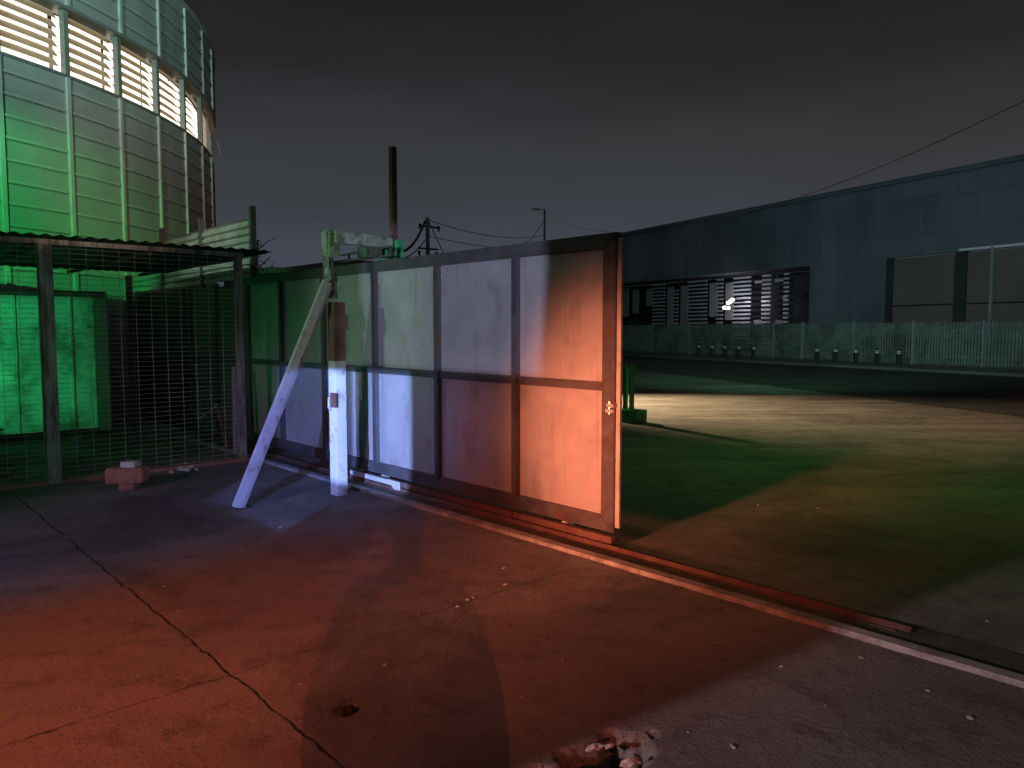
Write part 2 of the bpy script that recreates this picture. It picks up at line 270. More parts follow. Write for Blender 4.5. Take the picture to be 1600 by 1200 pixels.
# ------------------------------------------------------------------ builders
class MB:
    def __init__(s): s.v = []; s.f = []; s.smooth = False
    def add(s, vs, fs):
        k = len(s.v); s.v += [tuple(v) for v in vs]; s.f += [tuple(i + k for i in f) for f in fs]
    def box(s, lo, hi):
        x0, y0, z0 = lo; x1, y1, z1 = hi
        s.add([(x0, y0, z0), (x1, y0, z0), (x1, y1, z0), (x0, y1, z0), (x0, y0, z1), (x1, y0, z1), (x1, y1, z1), (x0, y1, z1)],
              [(0, 3, 2, 1), (4, 5, 6, 7), (0, 1, 5, 4), (1, 2, 6, 5), (2, 3, 7, 6), (3, 0, 4, 7)])
    def bar(s, p0, p1, wx, wy, up=(0, 0, 1), taper=1.0):
        p0, p1 = V(p0), V(p1); d = (p1 - p0).normalized(); up = V(up)
        if abs(d.dot(up)) > 0.98: up = V((1, 0, 0))
        x = d.cross(up).normalized(); y = x.cross(d)
        vs = []
        for p, k in ((p0, 1), (p1, taper)):
            for a, c in ((-1, -1), (1, -1), (1, 1), (-1, 1)): vs.append(p + x * a * wx / 2 * k + y * c * wy / 2 * k)
        s.add(vs, [(0, 3, 2, 1), (4, 5, 6, 7), (0, 1, 5, 4), (1, 2, 6, 5), (2, 3, 7, 6), (3, 0, 4, 7)])
    def tube(s, pts, r, n=8, r1=None, caps=True):
        pts = [V(p) for p in pts]; r1 = r if r1 is None else r1; k0 = len(s.v); m = len(pts)
        for i, p in enumerate(pts):
            d = (pts[min(i + 1, m - 1)] - pts[max(i - 1, 0)]).normalized()
            up = V((0, 0, 1)) if abs(d.z) < 0.95 else V((1, 0, 0))
            x = d.cross(up).normalized(); y = x.cross(d); rr = r + (r1 - r) * i / max(1, m - 1)
            for q in range(n):
                a = 2 * math.pi * q / n; s.v.append(tuple(p + x * math.cos(a) * rr + y * math.sin(a) * rr))
        for i in range(m - 1):
            for q in range(n):
                a, b2 = k0 + i * n + q, k0 + i * n + (q + 1) % n; s.f.append((a, b2, b2 + n, a + n))
        if caps:
            s.f.append(tuple(k0 + q for q in reversed(range(n)))); s.f.append(tuple(k0 + (m - 1) * n + q for q in range(n)))
    def prism(s, poly, ex):             # poly: 3D points of one face, ex: extrusion vector
        n = len(poly); a = [V(p) for p in poly]; b2 = [p + V(ex) for p in a]
        s.add(a + b2, [tuple(reversed(range(n))), tuple(range(n, 2 * n))] + [(i, (i + 1) % n, (i + 1) % n + n, i + n) for i in range(n)])
    def rock(s, c, r, sq=(1, 1, 0.6), seed=0, sub=2):
        bm = bmesh.new(); bmesh.ops.create_icosphere(bm, subdivisions=sub, radius=1.0)
        vs = []
        for v in bm.verts:
            q = v.co * (0.75 + 0.5 * mnoise.noise(v.co * 1.4 + V((seed * 3.1, seed * 1.7, 0))))
            vs.append((c[0] + q.x * r * sq[0], c[1] + q.y * r * sq[1], max(c[2] + q.z * r * sq[2], c[2] - r * sq[2] * 0.35)))
        fs = [tuple(v.index for v in f.verts) for f in bm.faces]; bm.free(); s.add(vs, fs)
    def build(s, name, mat, parent=None, bevel=0.0, smooth=False):
        me = bpy.data.meshes.new(name); me.from_pydata(s.v, [], s.f); me.validate(); me.update()
        bm = bmesh.new(); bm.from_mesh(me); bmesh.ops.recalc_face_normals(bm, faces=bm.faces)
        if bevel:
            ed = [e for e in bm.edges if len(e.link_faces) == 2 and e.calc_face_angle(0) > 0.6]
            bmesh.ops.bevel(bm, geom=ed, offset=bevel, segments=2, affect='EDGES', clamp_overlap=True)
        bm.to_mesh(me); bm.free()
        if smooth:
            for p in me.polygons: p.use_smooth = True
        me.materials.append(mat)
        o = bpy.data.objects.new(name, me); col.objects.link(o)
        if parent: o.parent = parent
        return o
def tag(o, label=None, cat=None, group=None, kind=None):
    for k, v in (('label', label), ('category', cat), ('group', group), ('kind', kind)):
        if v: o[k] = v
    return o
def thing(name, label, cat, loc=(0, 0, 0), rz=0.0, group=None):
    o = bpy.data.objects.new(name, None); o.empty_display_size = 0.2; col.objects.link(o)
    o.location = loc; o.rotation_euler = (0, 0, rz); return tag(o, label, cat, group)
def copy_tree(o):
    c = o.copy(); col.objects.link(c)
    for ch in o.children:
        k = ch.copy(); col.objects.link(k); k.parent = c
        for g in ch.children:
            d = g.copy(); col.objects.link(d); d.parent = k
    return c
# boxes in the frame of the gate line: x = -t (right), y = off (away), z up
def site(name, label, cat, t=0.0, off=0.0, group=None): return thing(name, label, cat, S(t, off), GATE_RZ, group)

# ------------------------------------------------------------------ ground
POT = P(938, 1186); POT2 = P(543, 1108)
def ground_z(x, y):
    z = 0.004 * mnoise.noise(V((x * 0.9, y * 0.9, 0))) + 0.0022 * mnoise.noise(V((x * 5, y * 5, 3))) + 0.0012 * mnoise.noise(V((x * 17, y * 17, 5)))
    dx, dy = x - POT.x, y - POT.y
    if abs(dx) < 0.6 and abs(dy) < 0.6:
        a, c = dx * 0.85 + dy * 0.53, -dx * 0.53 + dy * 0.85
        r = math.hypot(a / 0.27, c / 0.11) + 0.45 * mnoise.noise(V((x * 9, y * 9, 1))) + 0.2 * mnoise.noise(V((x * 25, y * 25, 1)))
        k = min(1, max(0, (1.12 - r) / 0.35)); z -= 0.17 * k * k * (3 - 2 * k)
    dx, dy = x - POT2.x, y - POT2.y
    if abs(dx) < 0.2 and abs(dy) < 0.2:
        r = math.hypot(dx / 0.045, dy / 0.045) + 0.4 * mnoise.noise(V((x * 30, y * 30, 1)))
        k = min(1, max(0, (1.2 - r) / 0.5)); z -= 0.03 * k
    return z
def axis(lo, hi, step, outer):
    n = int(round((hi - lo) / step)); mid = [lo + (hi - lo) * i / n for i in range(n + 1)]
    l_, r_ = [], []; d = step
    x = hi
    while x < outer: d *= 1.35; x += d; r_.append(x)
    d = step; x = lo
    while x > -outer: d *= 1.35; x -= d; l_.append(x)
    return list(reversed(l_)) + mid + r_
xs, ys = axis(-3.0, 2.6, 0.02, 600), axis(2.4, 5.6, 0.016, 600)
gv = []
for yy in ys:
    for xx in xs:
        near = -3.2 < xx < 2.8 and 2.2 < yy < 5.8
        gv.append((xx, yy, ground_z(xx, yy) if near else (0.0 if abs(xx) > 9 or yy > 12 else 0.004 * mnoise.noise(V((xx * 0.9, yy * 0.9, 0))))))
nx = len(xs); gf = [(j * nx + i, j * nx + i + 1, (j + 1) * nx + i + 1, (j + 1) * nx + i) for j in range(len(ys) - 1) for i in range(nx - 1)]
g = MB(); g.v = gv; g.f = gf
tag(g.build('ground', M['ground'], smooth=True), kind='structure')

# the fence line across the street
F2 = V((18.547, 29.788, 0)); FV = V((-0.4482, 0.8939, 0)); FN = V((0.8939, 0.4482, 0))
def FS(s, off=0.0, z=0.0): return F2 + FV * s + FN * off + V((0, 0, z))
FRZ = math.atan2(-FV.y, -FV.x)           # local x = -s (to the right), y = off
def on_far(px, py, off=0.0):
    p = hit(px, py, FS(0, off), FN); return (p - F2).dot(FV), p.z
r_ = MB(); a0, a1 = P(1000, 578), P(1600, 652); dv = (a0 - a1).normalized()
q0, q1 = a0 + dv * 60, a1 - dv * 12
k_ = cross2(a0, a1, FS(0, -3.2), FS(10, -3.2))
q = [q1, FS(-32, -3.2), k_]
r_.add([(p.x, p.y, 0.012) for p in q], [(0, 1, 2)])
tag(r_.build('road', M['asphalt']), kind='structure')
pv = MB(); pv.prism([FS(-32, -3.2), FS(75, -3.2), FS(75, 30), FS(-32, 30)], (0, 0, 0.12))
tag(pv.build('pavement', M['pave']), kind='structure')

# ------------------------------------------------------------------ sliding gate
GH, GW, PW = 2.30, 6.46, 1.077
gate = site('sliding_gate', 'long sliding gate of pale metal sheets in a dark steel frame', 'gate')
fd = 0.06
def gbox(name, x0, x1, y0, y1, z0, z1, mat, parent=gate, bevel=0.004):
    b = MB(); b.box((x0, y0, z0), (x1, y1, z1)); return b.build(name, mat, parent, bevel)
zb = 0.10
fr = 0.125
def mitred(poly): 
    b = MB(); b.prism([(x, -fd / 2, z) for x, z in poly], (0, fd, 0)); return b
mitred([(-GW, GH), (0, GH), (-fr, GH - 0.11), (-GW + fr, GH - 0.11)]).build('top_rail', M['steel_dark'], gate, 0.004)
mitred([(-GW, zb), (0, zb), (-fr, zb + 0.115), (-GW + fr, zb + 0.115)]).build('bottom_rail', M['steel_dark'], gate, 0.004)
e = 0.002
mitred([(0, zb + e), (0, GH - e), (-fr, GH - 0.11 - e), (-fr, zb + 0.115 + e)]).build('stile', M['steel_dark'], gate, 0.004)
mitred([(-GW, zb + e), (-GW, GH - e), (-GW + fr, GH - 0.11 - e), (-GW + fr, zb + 0.115 + e)]).build('stile', M['steel_dark'], gate, 0.004)
zm = 1.18
for i in range(1, 6):
    x = -PW * i
    b = MB(); b.box((x - 0.033, -fd / 2 - 0.012, zb + 0.09), (x + 0.033, fd / 2 - 0.004, GH - 0.085)); b.build('upright', M['steel_dark'], gate, 0.006)
for i in range(6):
    x1 = -PW * i - (fr if i == 0 else 0.034); x0 = -PW * (i + 1) + (fr if i == 5 else 0.034)
    if i: x1 -= 0.0
    gbox('mid_rail', x0, x1, -0.026, 0.024, zm - 0.033, zm + 0.033, M['steel_dark'])
    for (z0, z1) in ((zb + 0.115, zm - 0.034), (zm + 0.034, GH - 0.11)):
        # slightly oil-canned sheet
        b = MB(); n1, n2 = 14, 14; sd = i * 7.3 + z0 * 3.1
        vs = []
        for jj in range(n2 + 1):
            for ii in range(n1 + 1):
                u_, v_ = ii / n1, jj / n2
                edge = min(u_, 1 - u_, v_, 1 - v_) * 4
                dz = (0.010 * mnoise.noise(V((u_ * 2.2 + sd, v_ * 2.2, 0))) + 0.003 * mnoise.noise(V((u_ * 6 + sd, v_ * 6, 3)))) * min(1, edge)
                vs.append((x0 + (x1 - x0) * u_, 0.004 + dz, z0 + (z1 - z0) * v_))
        fs = [(jj * (n1 + 1) + ii, jj * (n1 + 1) + ii + 1, (jj + 1) * (n1 + 1) + ii + 1, (jj + 1) * (n1 + 1) + ii) for jj in range(n2) for ii in range(n1)]
        k = len(vs); b.add(vs, fs); b.add([(p[0], p[1] + 0.003, p[2]) for p in vs], [tuple(reversed(f)) for f in fs])
        pn = b.build('sheet_panel', M['galv'], gate, smooth=True)
        for k in range(4):
            zz = z0 + (z1 - z0) * (0.1 + 0.266 * k); sc_ = MB()
            sc_.tube([(x0 + 0.018, 0.004, zz), (x0 + 0.018, -0.005, zz)], 0.007, 8); sc_.build('screw', M['bolt'], pn)
# base angle under the leaves, latch, wheels
b = MB(); b.box((-3.62, -0.085, 0.035), (0.03, -0.034, 0.085)); b.box((-3.62, -0.09, 0.035), (0.03, 0.03, 0.045)); b.build('base_angle', M['rust'], gate, 0.003)
b = MB(); b.prism([(-1.16, -0.10, 0.085), (-1.02, -0.10, 0.085), (-1.06, -0.10, 0.02), (-1.19, -0.10, 0.02)], (0, 0.012, 0)); b.build('wheel_guard', M['rust'], gate)
b = MB(); b.box((-3.60, -0.12, 0.045), (-2.66, -0.09, 0.09)); b.prism([(-2.86, -0.13, 0.10), (-2.64, -0.13, 0.10), (-2.64, -0.13, 0.012), (-2.74, -0.13, 0.012)], (0, 0.012, 0)); b.build('roller_cover', M['white_steel'], gate, 0.003)
for x in (-0.5, -3.1, -5.9):
    b = MB(); b.tube([(x, -0.03, 0.055), (x, 0.03, 0.055)], 0.045, 20); b.build('wheel', M['bolt'], gate)
lt = MB(); lt.box((-0.055, -0.062, 1.035), (0.012, -0.031, 1.06)); lt.box((-0.062, -0.062, 0.995), (0.006, -0.031, 1.02)); lt.tube([(-0.03, -0.05, 0.985), (-0.03, -0.05, 1.075)], 0.007, 8)
lt.build('latch', M['bolt'], gate, 0.003)
lt = MB(); lt.tube([(-3.47, -0.05, 1.02), (-3.47, -0.05, 0.86)], 0.008, 8); lt.tube([(-3.47, -0.05, 1.02), (-3.47, -0.03, 1.02)], 0.007, 8); lt.tube([(-3.47, -0.05, 0.86), (-3.47, -0.03, 0.86)], 0.007, 8); lt.build('pull_handle', M['bolt'], gate)
b = MB(); b.bar((0.012, 0.0, 0.14), (0.012, 0.0, 2.26), 0.02, 0.05); b.build('end_plate', M['corr'], gate)

# track and edge strip
tr = site('gate_track', 'rusty ground rail the sliding gate rolls on', 'rail', 0, -0.11)
b = MB(); b.prism([(-8.0, -0.028, 0.0106), (-8.0, 0.028, 0.0106), (-8.0, 0.0, 0.034)], (10.11, 0, 0)); b.build('running_rail', M['rust'], tr)
b = MB(); b.box((-8.0, -0.055, -0.01), (2.05, 0.055, 0.0105)); b.build('rail_base', M['rust'], tr)
ch = MB(); ch.box((-8.0, -0.195, -0.02), (9, 0.11, 0.0065)); ch.build('channel_bed', M['dirt'], tr)
b = MB()
st = MB(); n = 68
sv = []
for i in range(n + 1):
    x = -8.0 + 17.0 * i / n
    w1 = 0.006 * mnoise.noise(V((x * 3, 0, 0))); h1 = 0.004 * mnoise.noise(V((x * 4, 5, 0)))
    sv += [(x, -0.036 + w1, -0.01), (x, -0.033 + w1, 0.030 + h1), (x, 0.033, 0.034 + h1), (x, 0.036, -0.01)]
for i in range(n): 
    for q in range(3): st.f.append((i * 4 + q, i * 4 + q + 1, i * 4 + q + 5, i * 4 + q + 4))
st.v = sv; o = st.build('kerb_strip', M['strip']); o.location = S(0, -0.36); o.rotation_euler.z = GATE_RZ
tag(o, 'thin raised grey kerb strip running along the gate track', 'kerb')

# ------------------------------------------------------------------ guide frame over the gate
PT = 2.95
gf_ = site('gate_guide_frame', 'worn steel frame with leaning white brace straddling the sliding gate', 'gate frame', PT, -0.62)
b = MB(); b.box((-0.065, -0.06, 0), (0.065, 0.06, 1.30)); b.build('post', M['white_steel'], gf_, 0.006)
b = MB(); b.box((-0.066, -0.061, 1.301), (0.066, 0.061, 1.86)); b.box((-0.02, -0.078, 1.60), (0.10, 0.075, 1.74)); b.build('post_extension', M['rust'], gf_, 0.006)
b = MB(); b.box((0.0, -0.085, 0.86), (0.10, -0.062, 1.0)); lb = b.build('lock_box', M['rust'], gf_, 0.005)
b = MB(); b.tube([(-0.05, -0.07, 0.95), (-0.05, -0.075, 0.85), (-0.02, -0.075, 0.83), (0.0, -0.075, 0.86)], 0.008, 8); b.build('shackle', M['bolt'], lb)
# crumpled wrapped neck
b = MB(); rings = 16; kk = 14
for i in range(rings):
    z = 1.90 + 0.40 * i / (rings - 1)
    for q in range(kk):
        a = 2 * math.pi * q / kk; r = 0.062 * (1 + 0.5 * mnoise.noise(V((math.cos(a) * 1.5, math.sin(a) * 1.5, z * 9)))) * (1.15 - 0.2 * i / rings)
        b.v.append((-0.03 - 0.07 * i / rings + r * math.cos(a), -0.03 + r * math.sin(a) * 0.8, z))
for i in range(rings - 1):
    for q in range(kk): b.f.append((i * kk + q, i * kk + (q + 1) % kk, (i + 1) * kk + (q + 1) % kk, (i + 1) * kk + q))
b.build('wrapped_neck', M['wrap'], gf_)
b = MB(); b.box((-0.155, -0.07, 2.29), (-0.02, 0.07, 2.545)); b.build('head_box', M['pale_green_paint'], gf_, 0.02)
Rz = Matrix.Rotation(-GATE_RZ, 3, 'Z')
def to_local(p, o): return Rz @ (V(p) - V(o))
bk = hit(615, 380, S(0, 0.16), N); bl = to_local(bk, S(PT, -0.62)); bl.z = 0
ar0 = V((-0.03, 0.0, 2.485))
ar1 = V((bl.x, bl.y, 2.485))
b = MB(); b.bar(ar0, ar1 - (ar1 - ar0).normalized() * 0.045, 0.09, 0.115); b.build('arm', M['pale_green_paint'], gf_, 0.01)
b = MB(); b.box((bl.x - 0.032, bl.y - 0.032, 0), (bl.x + 0.032, bl.y + 0.032, 3.47)); b.build('back_pole', M['rust'], gf_, 0.005)
b = MB(); b.box((bl.x - 0.055, bl.y - 0.075, 2.22), (bl.x + 0.055, bl.y - 0.045, 2.56)); b.build('pole_plate', M['rust'], gf_, 0.004)
b = MB(); b.box((bl.x + 0.06, bl.y - 0.03, 2.2), (bl.x + 0.10, bl.y + 0.06, 2.52)); b.build('pole_side_plate', M['green_paint'], gf_, 0.004)
mid = ar0.lerp(ar1, 0.55)
b = MB(); b.box((mid.x - 0.10, mid.y - 0.07, 2.315), (mid.x + 0.09, mid.y + 0.07, 2.425)); b.build('guide_housing', M['green_dark'], gf_, 0.012)
mid2 = ar0.lerp(ar1, 0.82)
b = MB(); b.tube([(mid2.x, mid2.y, 2.42), (mid2.x, mid2.y, 2.31)], 0.055, 16); b.build('guide_roller', M['green_paint'], gf_)
b = MB(); b.bar((-0.75, 0.50, 2.39), (0.20, 0.50, 2.41), 0.025, 0.018)
b.bar((-0.75, 0.50, 2.325), (0.20, 0.50, 2.325), 0.025, 0.018)
for x in (-0.6, -0.36, -0.16, 0.0, 0.19): b.bar((x, 0.50, 2.31), (x, 0.50, 2.40), 0.022, 0.022)
b.build('guide_bracket', M['steel_dark'], gf_)
# leaning brace: channel with raised lips
f0 = V((-(3.086 - PT), -1.567 + 0.62, 0.0)); f1 = V((-0.02, -0.085, 2.02))
d = (f1 - f0).normalized(); sx = d.cross(V((0, 1, 0))).normalized(); sy = sx.cross(d)
b = MB(); b.bar(f0 + d * 0.01, f1, 0.16, 0.05, up=sy); b.bar(f0 + d * 0.005 - sx * 0.068 - sy * 0.045, f1 + d * 0.02 - sx * 0.068 - sy * 0.045, 0.04, 0.09, up=sy)
br = b.build('brace', M['white_steel'], gf_, 0.006)
b = MB(); b.box((f0.x - 0.09, f0.y - 0.05, 0.0), (f0.x + 0.10, f0.y + 0.07, 0.012)); b.build('brace_foot', M['rust'], gf_)

# ------------------------------------------------------------------ fixed wall to the left of the gate, corrugated fence above
fw = site('panel_wall', 'dark fixed panel wall behind the wire mesh beside the gate', 'wall', 6.52, 0.02)
for i, (a, c) in enumerate(((0.06, 0.98), (1.06, 1.98))):
    for z0, z1 in ((0.05, 1.14), (1.21, 2.22)):
        b = MB(); b.box((-c, 0.0, z0), (-a, 0.02, z1)); b.build('panel', M['sheet_brown'], fw)
for x in (0.0, 1.02, 2.04):
    b = MB(); b.box((-x - 0.04, -0.04, 0), (-x + 0.04, 0.04, 2.26)); b.build('post', M['steel_dark'], fw)
b = MB(); b.box((-1.98, -0.03, 1.142), (-0.05, 0.03, 1.208)); b.build('rail', M['steel_dark'], fw)
b = MB(); b.box((-4.9, 0.0, 0.0), (-2.09, 0.03, 2.24)); b.build('void_sheet', M['black'], fw)  # dark sheet added where there is only an unlit opening

cf = site('corrugated_fence', 'horizontal corrugated iron fence rising above the shelter roof', 'fence', 6.40, 0.10)
def corr_panel(x0, x1, z0, z1, n, amp, y=0.0):
    b = MB(); rows = n * 8; vs = []
    for i in range(rows + 1):
        z = z0 + (z1 - z0) * i / rows; yy = y + amp * (-1, -1, -1, -1, -0.8, 0.9, 1.2, 0.3)[i % 8]
        vs += [(x0, yy, z), (x1, yy, z)]
    fs = [(2 * i, 2 * i + 1, 2 * i + 3, 2 * i + 2) for i in range(rows)]
    b.add(vs, fs); b.add([(p[0], p[1] + 0.002, p[2]) for p in vs], [tuple(reversed(f)) for f in fs]); return b
px_posts = [0.0]
for px in (316, 254):
    p = hit(px, 370, S(0, 0.10), N); px_posts.append((p - S(6.40, 0.10)).dot(U))
px_posts += [px_posts[-1] + 1.9, px_posts[-1] + 3.4]
for i in range(len(px_posts) - 1):
    a, c = px_posts[i] + 0.035, px_posts[i + 1] - 0.035
    corr_panel(-c, -a, 2.29, 3.10 - 0.0 * i, 8, 0.017).build('corrugated_sheet', M['corr'], cf)
for i, x in enumerate(px_posts):
    b = MB(); b.box((-x - 0.033, -0.045, 0), (-x + 0.033, 0.03, (3.25, 3.27, 3.30, 3.2, 3.2)[i])); b.build('post', M['steel_dark'], cf)

# ------------------------------------------------------------------ wire mesh shelter
CT = 5.45
sh = site('mesh_shelter', 'open shelter with dark flat roof and welded wire mesh front', 'shelter', CT, 0.0)
def post(off, wx, h, mat=M['wood']):
    b = MB()
    b.box((-wx / 2, off - wx / 2, 0), (wx / 2, off + wx / 2, h)); return b.build('post', mat, sh, 0.008)
post(-2.54, 0.125, 2.47); post(-0.52, 0.085, 2.47)
b = MB(); b.box((-3.6, -6.0, 2.50), (0.0, -5.9, 2.505)); 
rb = MB(); nr = 90; rv = []
for i in range(nr + 1):
    y = -6.2 + 6.1 * i / nr; zz = 2.545 + 0.012 * math.cos(math.pi * i)
    rv += [(-3.75, y, zz - 0.05), (0.12, y, zz)]
rf = [(2 * i, 2 * i + 1, 2 * i + 3, 2 * i + 2) for i in range(nr)]
rb.add(rv, rf); rb.add([(p[0], p[1], p[2] + 0.012) for p in rv], [tuple(reversed(f)) for f in rf])
rb.build('roof', M['roof'], sh)
b = MB(); b.box((-0.04, -6.2, 2.47), (0.04, -0.46, 2.52)); b.build('front_beam', M['wood'], sh, 0.004)
for y in (-5.2, -3.9, -2.54, -1.5, -0.52):
    b = MB(); b.box((-3.7, y - 0.03, 2.43), (-0.05, y + 0.03, 2.468)); b.build('rafter', M['roof'], sh)
for y in (-5.2, -2.9, -0.7):
    b = MB(); b.box((-3.72, y - 0.04, 0), (-3.64, y + 0.04, 2.43)); b.build('rear_post', M['roof'], sh)
# wire mesh panel between and beyond the posts
for (y0, y1, nm) in ((-2.47, -0.565, 12), (-5.4, -2.61, 17)):
    b = MB(); wr = 0.0024
    for i in range(nm + 1):
        y = y0 + (y1 - y0) * i / nm
        pts = [(0.012 * mnoise.noise(V((y * 2, z, 1))), y, z) for z in (0.03, 0.45, 0.9, 1.35, 1.8, 2.2, 2.46)]
        b.tube(pts, wr, 4)
    nzw = 46
    for k in range(nzw + 1):
        z = 0.05 + (2.44 - 0.05) * k / nzw
        pts = [(0.012 * mnoise.noise(V((y * 2, z, 1))) - 0.004, y, z + 0.006 * mnoise.noise(V((y * 3, k * 0.7, 4)))) for y in [y0 + (y1 - y0) * q / 8 for q in range(9)]]
        b.tube(pts, wr, 4)
    b.build('wire_mesh', M['wire'], sh)
kb = MB(); kb.box((-0.06, -6.2, -0.02), (0.06, -0.30, 0.035)); kb.build('sill', M['brick'], sh, 0.01)

# sheet wall at the back of the shelter
sw = site('sheet_wall', 'ribbed sheet metal wall glowing green behind the wire mesh', 'wall', 9.10, 0.0)
def rib_sheet(y0, y1, z0, z1, pitch):
    b = MB(); prof = []; y = y0
    while y < y1 - 1e-6:
        prof += [(y, 0.0), (min(y + pitch * 0.84, y1), 0.0), (min(y + pitch * 0.88, y1), -0.03), (min(y + pitch * 0.96, y1), -0.03)]; y += pitch
    prof.append((y1, 0.0))
    vs = []
    for (yy, xx) in prof: vs += [(-xx, yy, z0), (-xx, yy, z1)]
    fs = [(2 * i, 2 * i + 1, 2 * i + 3, 2 * i + 2) for i in range(len(prof) - 1)]
    b.add(vs, fs); b.add([(p[0] - 0.003, p[1], p[2]) for p in vs], [tuple(reversed(f)) for f in fs]); return b
for a in (-5.8, -4.8, -3.8, -2.8, -1.8):
    rib_sheet(a, a + 0.99 if a < -2 else -1.21, 0.12, 2.08, 0.30).build('sheet', M['sheet'], sw)
b = MB(); b.box((-0.004, -1.205, 0.08), (0.012, -1.02, 2.08)); b.build('end_sheet', M['sheet_brown'], sw)
b = MB(); b.box((-0.02, -5.8, 2.083), (0.05, -1.04, 2.17)); b.build('top_rail', M['steel_dark'], sw)
b = MB(); b.box((-0.03, -5.8, 0.0), (0.03, -1.04, 0.075)); b.build('bottom_rail', M['black'], sw)

# ------------------------------------------------------------------ round building
CX, CY, CR = -17.55, 16.142, 10.56
rbd = thing('round_building', 'tall round clad building with a lit band of louvred windows', 'building', (CX, CY, 0))
STEP = math.radians(6.5); A0 = math.radians(-16.9)
ZL, ZU, ZT = 5.80, 6.95, 10.2
def arc_wall(r, z0, z1, a0, a1, n=5):
    b = MB(); vs = []
    for i in range(n + 1):
        a = a0 + (a1 - a0) * i / n; vs += [(r * math.cos(a), r * math.sin(a), z0), (r * math.cos(a), r * math.sin(a), z1)]
    b.add(vs, [(2 * i, 2 * i + 2, 2 * i + 3, 2 * i + 1) for i in range(n)]); return b
def arc_band(b, r0, r1, z0, z1, a0, a1, n=5):
    vs = []
    for i in range(n + 1):
        a = a0 + (a1 - a0) * i / n; c, s_ = math.cos(a), math.sin(a)
        vs += [(r0 * c, r0 * s_, z0), (r1 * c, r1 * s_, z0), (r1 * c, r1 * s_, z1), (r0 * c, r0 * s_, z1)]
    fs = [(0, 1, 2, 3), (4 * n + 3, 4 * n + 2, 4 * n + 1, 4 * n)]
    for i in range(n):
        for q in range(4): fs.append((4 * i + q, 4 * i + (q + 1) % 4, 4 * i + 4 + (q + 1) % 4, 4 * i + 4 + q))
    b.add(vs, fs)
def full_wall(r, z0, z1):
    b = MB(); n = 110; vs = []
    for i in range(n):
        a = 2 * math.pi * i / n; vs += [(r * math.cos(a), r * math.sin(a), z0), (r * math.cos(a), r * math.sin(a), z1)]
    b.add(vs, [(2 * i, (2 * i + 2) % (2 * n), (2 * i + 3) % (2 * n), 2 * i + 1) for i in range(n)]); return b
seams = [A0 + STEP * k for k in range(-6, 11)]
ZT = 8.38
full_wall(CR, 0, ZL).build('lower_wall', M['tank'], rbd, smooth=True)
uw = full_wall(CR + 0.06, ZU, ZT).build('upper_wall', M['tank'], rbd, smooth=True)
rfm = MB(); n = 110
rfm.v = [((CR + 0.06) * math.cos(2 * math.pi * i / n), (CR + 0.06) * math.sin(2 * math.pi * i / n), ZT) for i in range(n)] + [(0, 0, ZT + 0.8)]
rfm.f = [(i, (i + 1) % n, n) for i in range(n)]; rfm.build('roof', M['tank'], rbd)
for r, z0, z1 in ((CR, 0.0, ZL), (CR + 0.06, ZU, ZT)):
    bt = MB(); gr = MB()
    for a in seams:
        c, s_ = math.cos(a), math.sin(a); o2 = V((c, s_, 0)); p = o2 * (r + 0.012)
        bt.bar((p.x, p.y, z0), (p.x, p.y, z1), 0.07, 0.06, up=tuple(o2))
    for a in seams[:-1]:
        for k in range(int((z1 - z0) / 0.335)):
            z = z0 + 0.2 + k * 0.335
            arc_band(bt, r - 0.01, r + 0.022, z, z + 0.035, a + STEP * 0.06, a + STEP * 0.94, 4)
            arc_band(gr, r - 0.01, r + 0.005, z - 0.028, z - 0.002, a + STEP * 0.06, a + STEP * 0.94, 4)
    bt.build('battens', M['tank_rib'], rbd); gr.build('grooves', M['groove'], rbd)
rim = MB(); arc_band(rim, CR + 0.02, CR + 0.13, ZT - 0.02, ZT + 0.08, -math.pi, math.pi - 0.001, 110); rim.build('roof_rim', M['tank_rib'], rbd)
lip = MB(); arc_band(lip, CR - 0.25, CR + 0.10, ZU - 0.06, ZU - 0.003, -math.pi, math.pi - 0.001, 110); lip.build('eaves_lip', M['frame_dark'], rbd)
sil = MB(); arc_band(sil, CR - 0.25, CR + 0.03, ZL + 0.002, ZL + 0.05, -math.pi, math.pi - 0.001, 110); sil.build('window_sill', M['frame_dark'], rbd)
core = full_wall(CR - 0.9, ZL, ZU).build('inner_wall', M['slat'], rbd)
for k, a in enumerate(seams[:-1]):
    a1 = a + STEP
    if not (math.radians(-60) < a < math.radians(40)): continue
    pa = MB(); arc_band(pa, CR - 0.34, CR - 0.30, ZL + 0.05, ZU - 0.065, a + 0.006, a1 - 0.006, 3); wo = pa.build('window', M['lit'], rbd)
    wn = MB(); c, s_ = math.cos(a), math.sin(a); p = V((c, s_, 0)) * (CR - 0.02); wn.bar((p.x, p.y, ZL + 0.051), (p.x, p.y, ZU - 0.061), 0.09, 0.10, up=(c, s_, 0)); wn.build('mullion', M['frame_dark'], wo)
    sl = MB(); zs = 6
    for q in range(zs):
        z = ZL + 0.17 + q * (ZU - ZL - 0.22) / zs
        vs = []
        for i in range(4):
            an = a + 0.006 + (a1 - a - 0.012) * i / 3
            for r, zz in ((CR - 0.20, z + 0.13), (CR - 0.10, z)): vs.append((r * math.cos(an), r * math.sin(an), zz))
        fs = [(2 * i, 2 * i + 1, 2 * i + 3, 2 * i + 2) for i in range(3)]
        sl.add(vs, fs); sl.add([(p[0], p[1], p[2] + 0.012) for p in vs], [tuple(reversed(f)) for f in fs])
    sl.build('slats', M['slat'], wo)
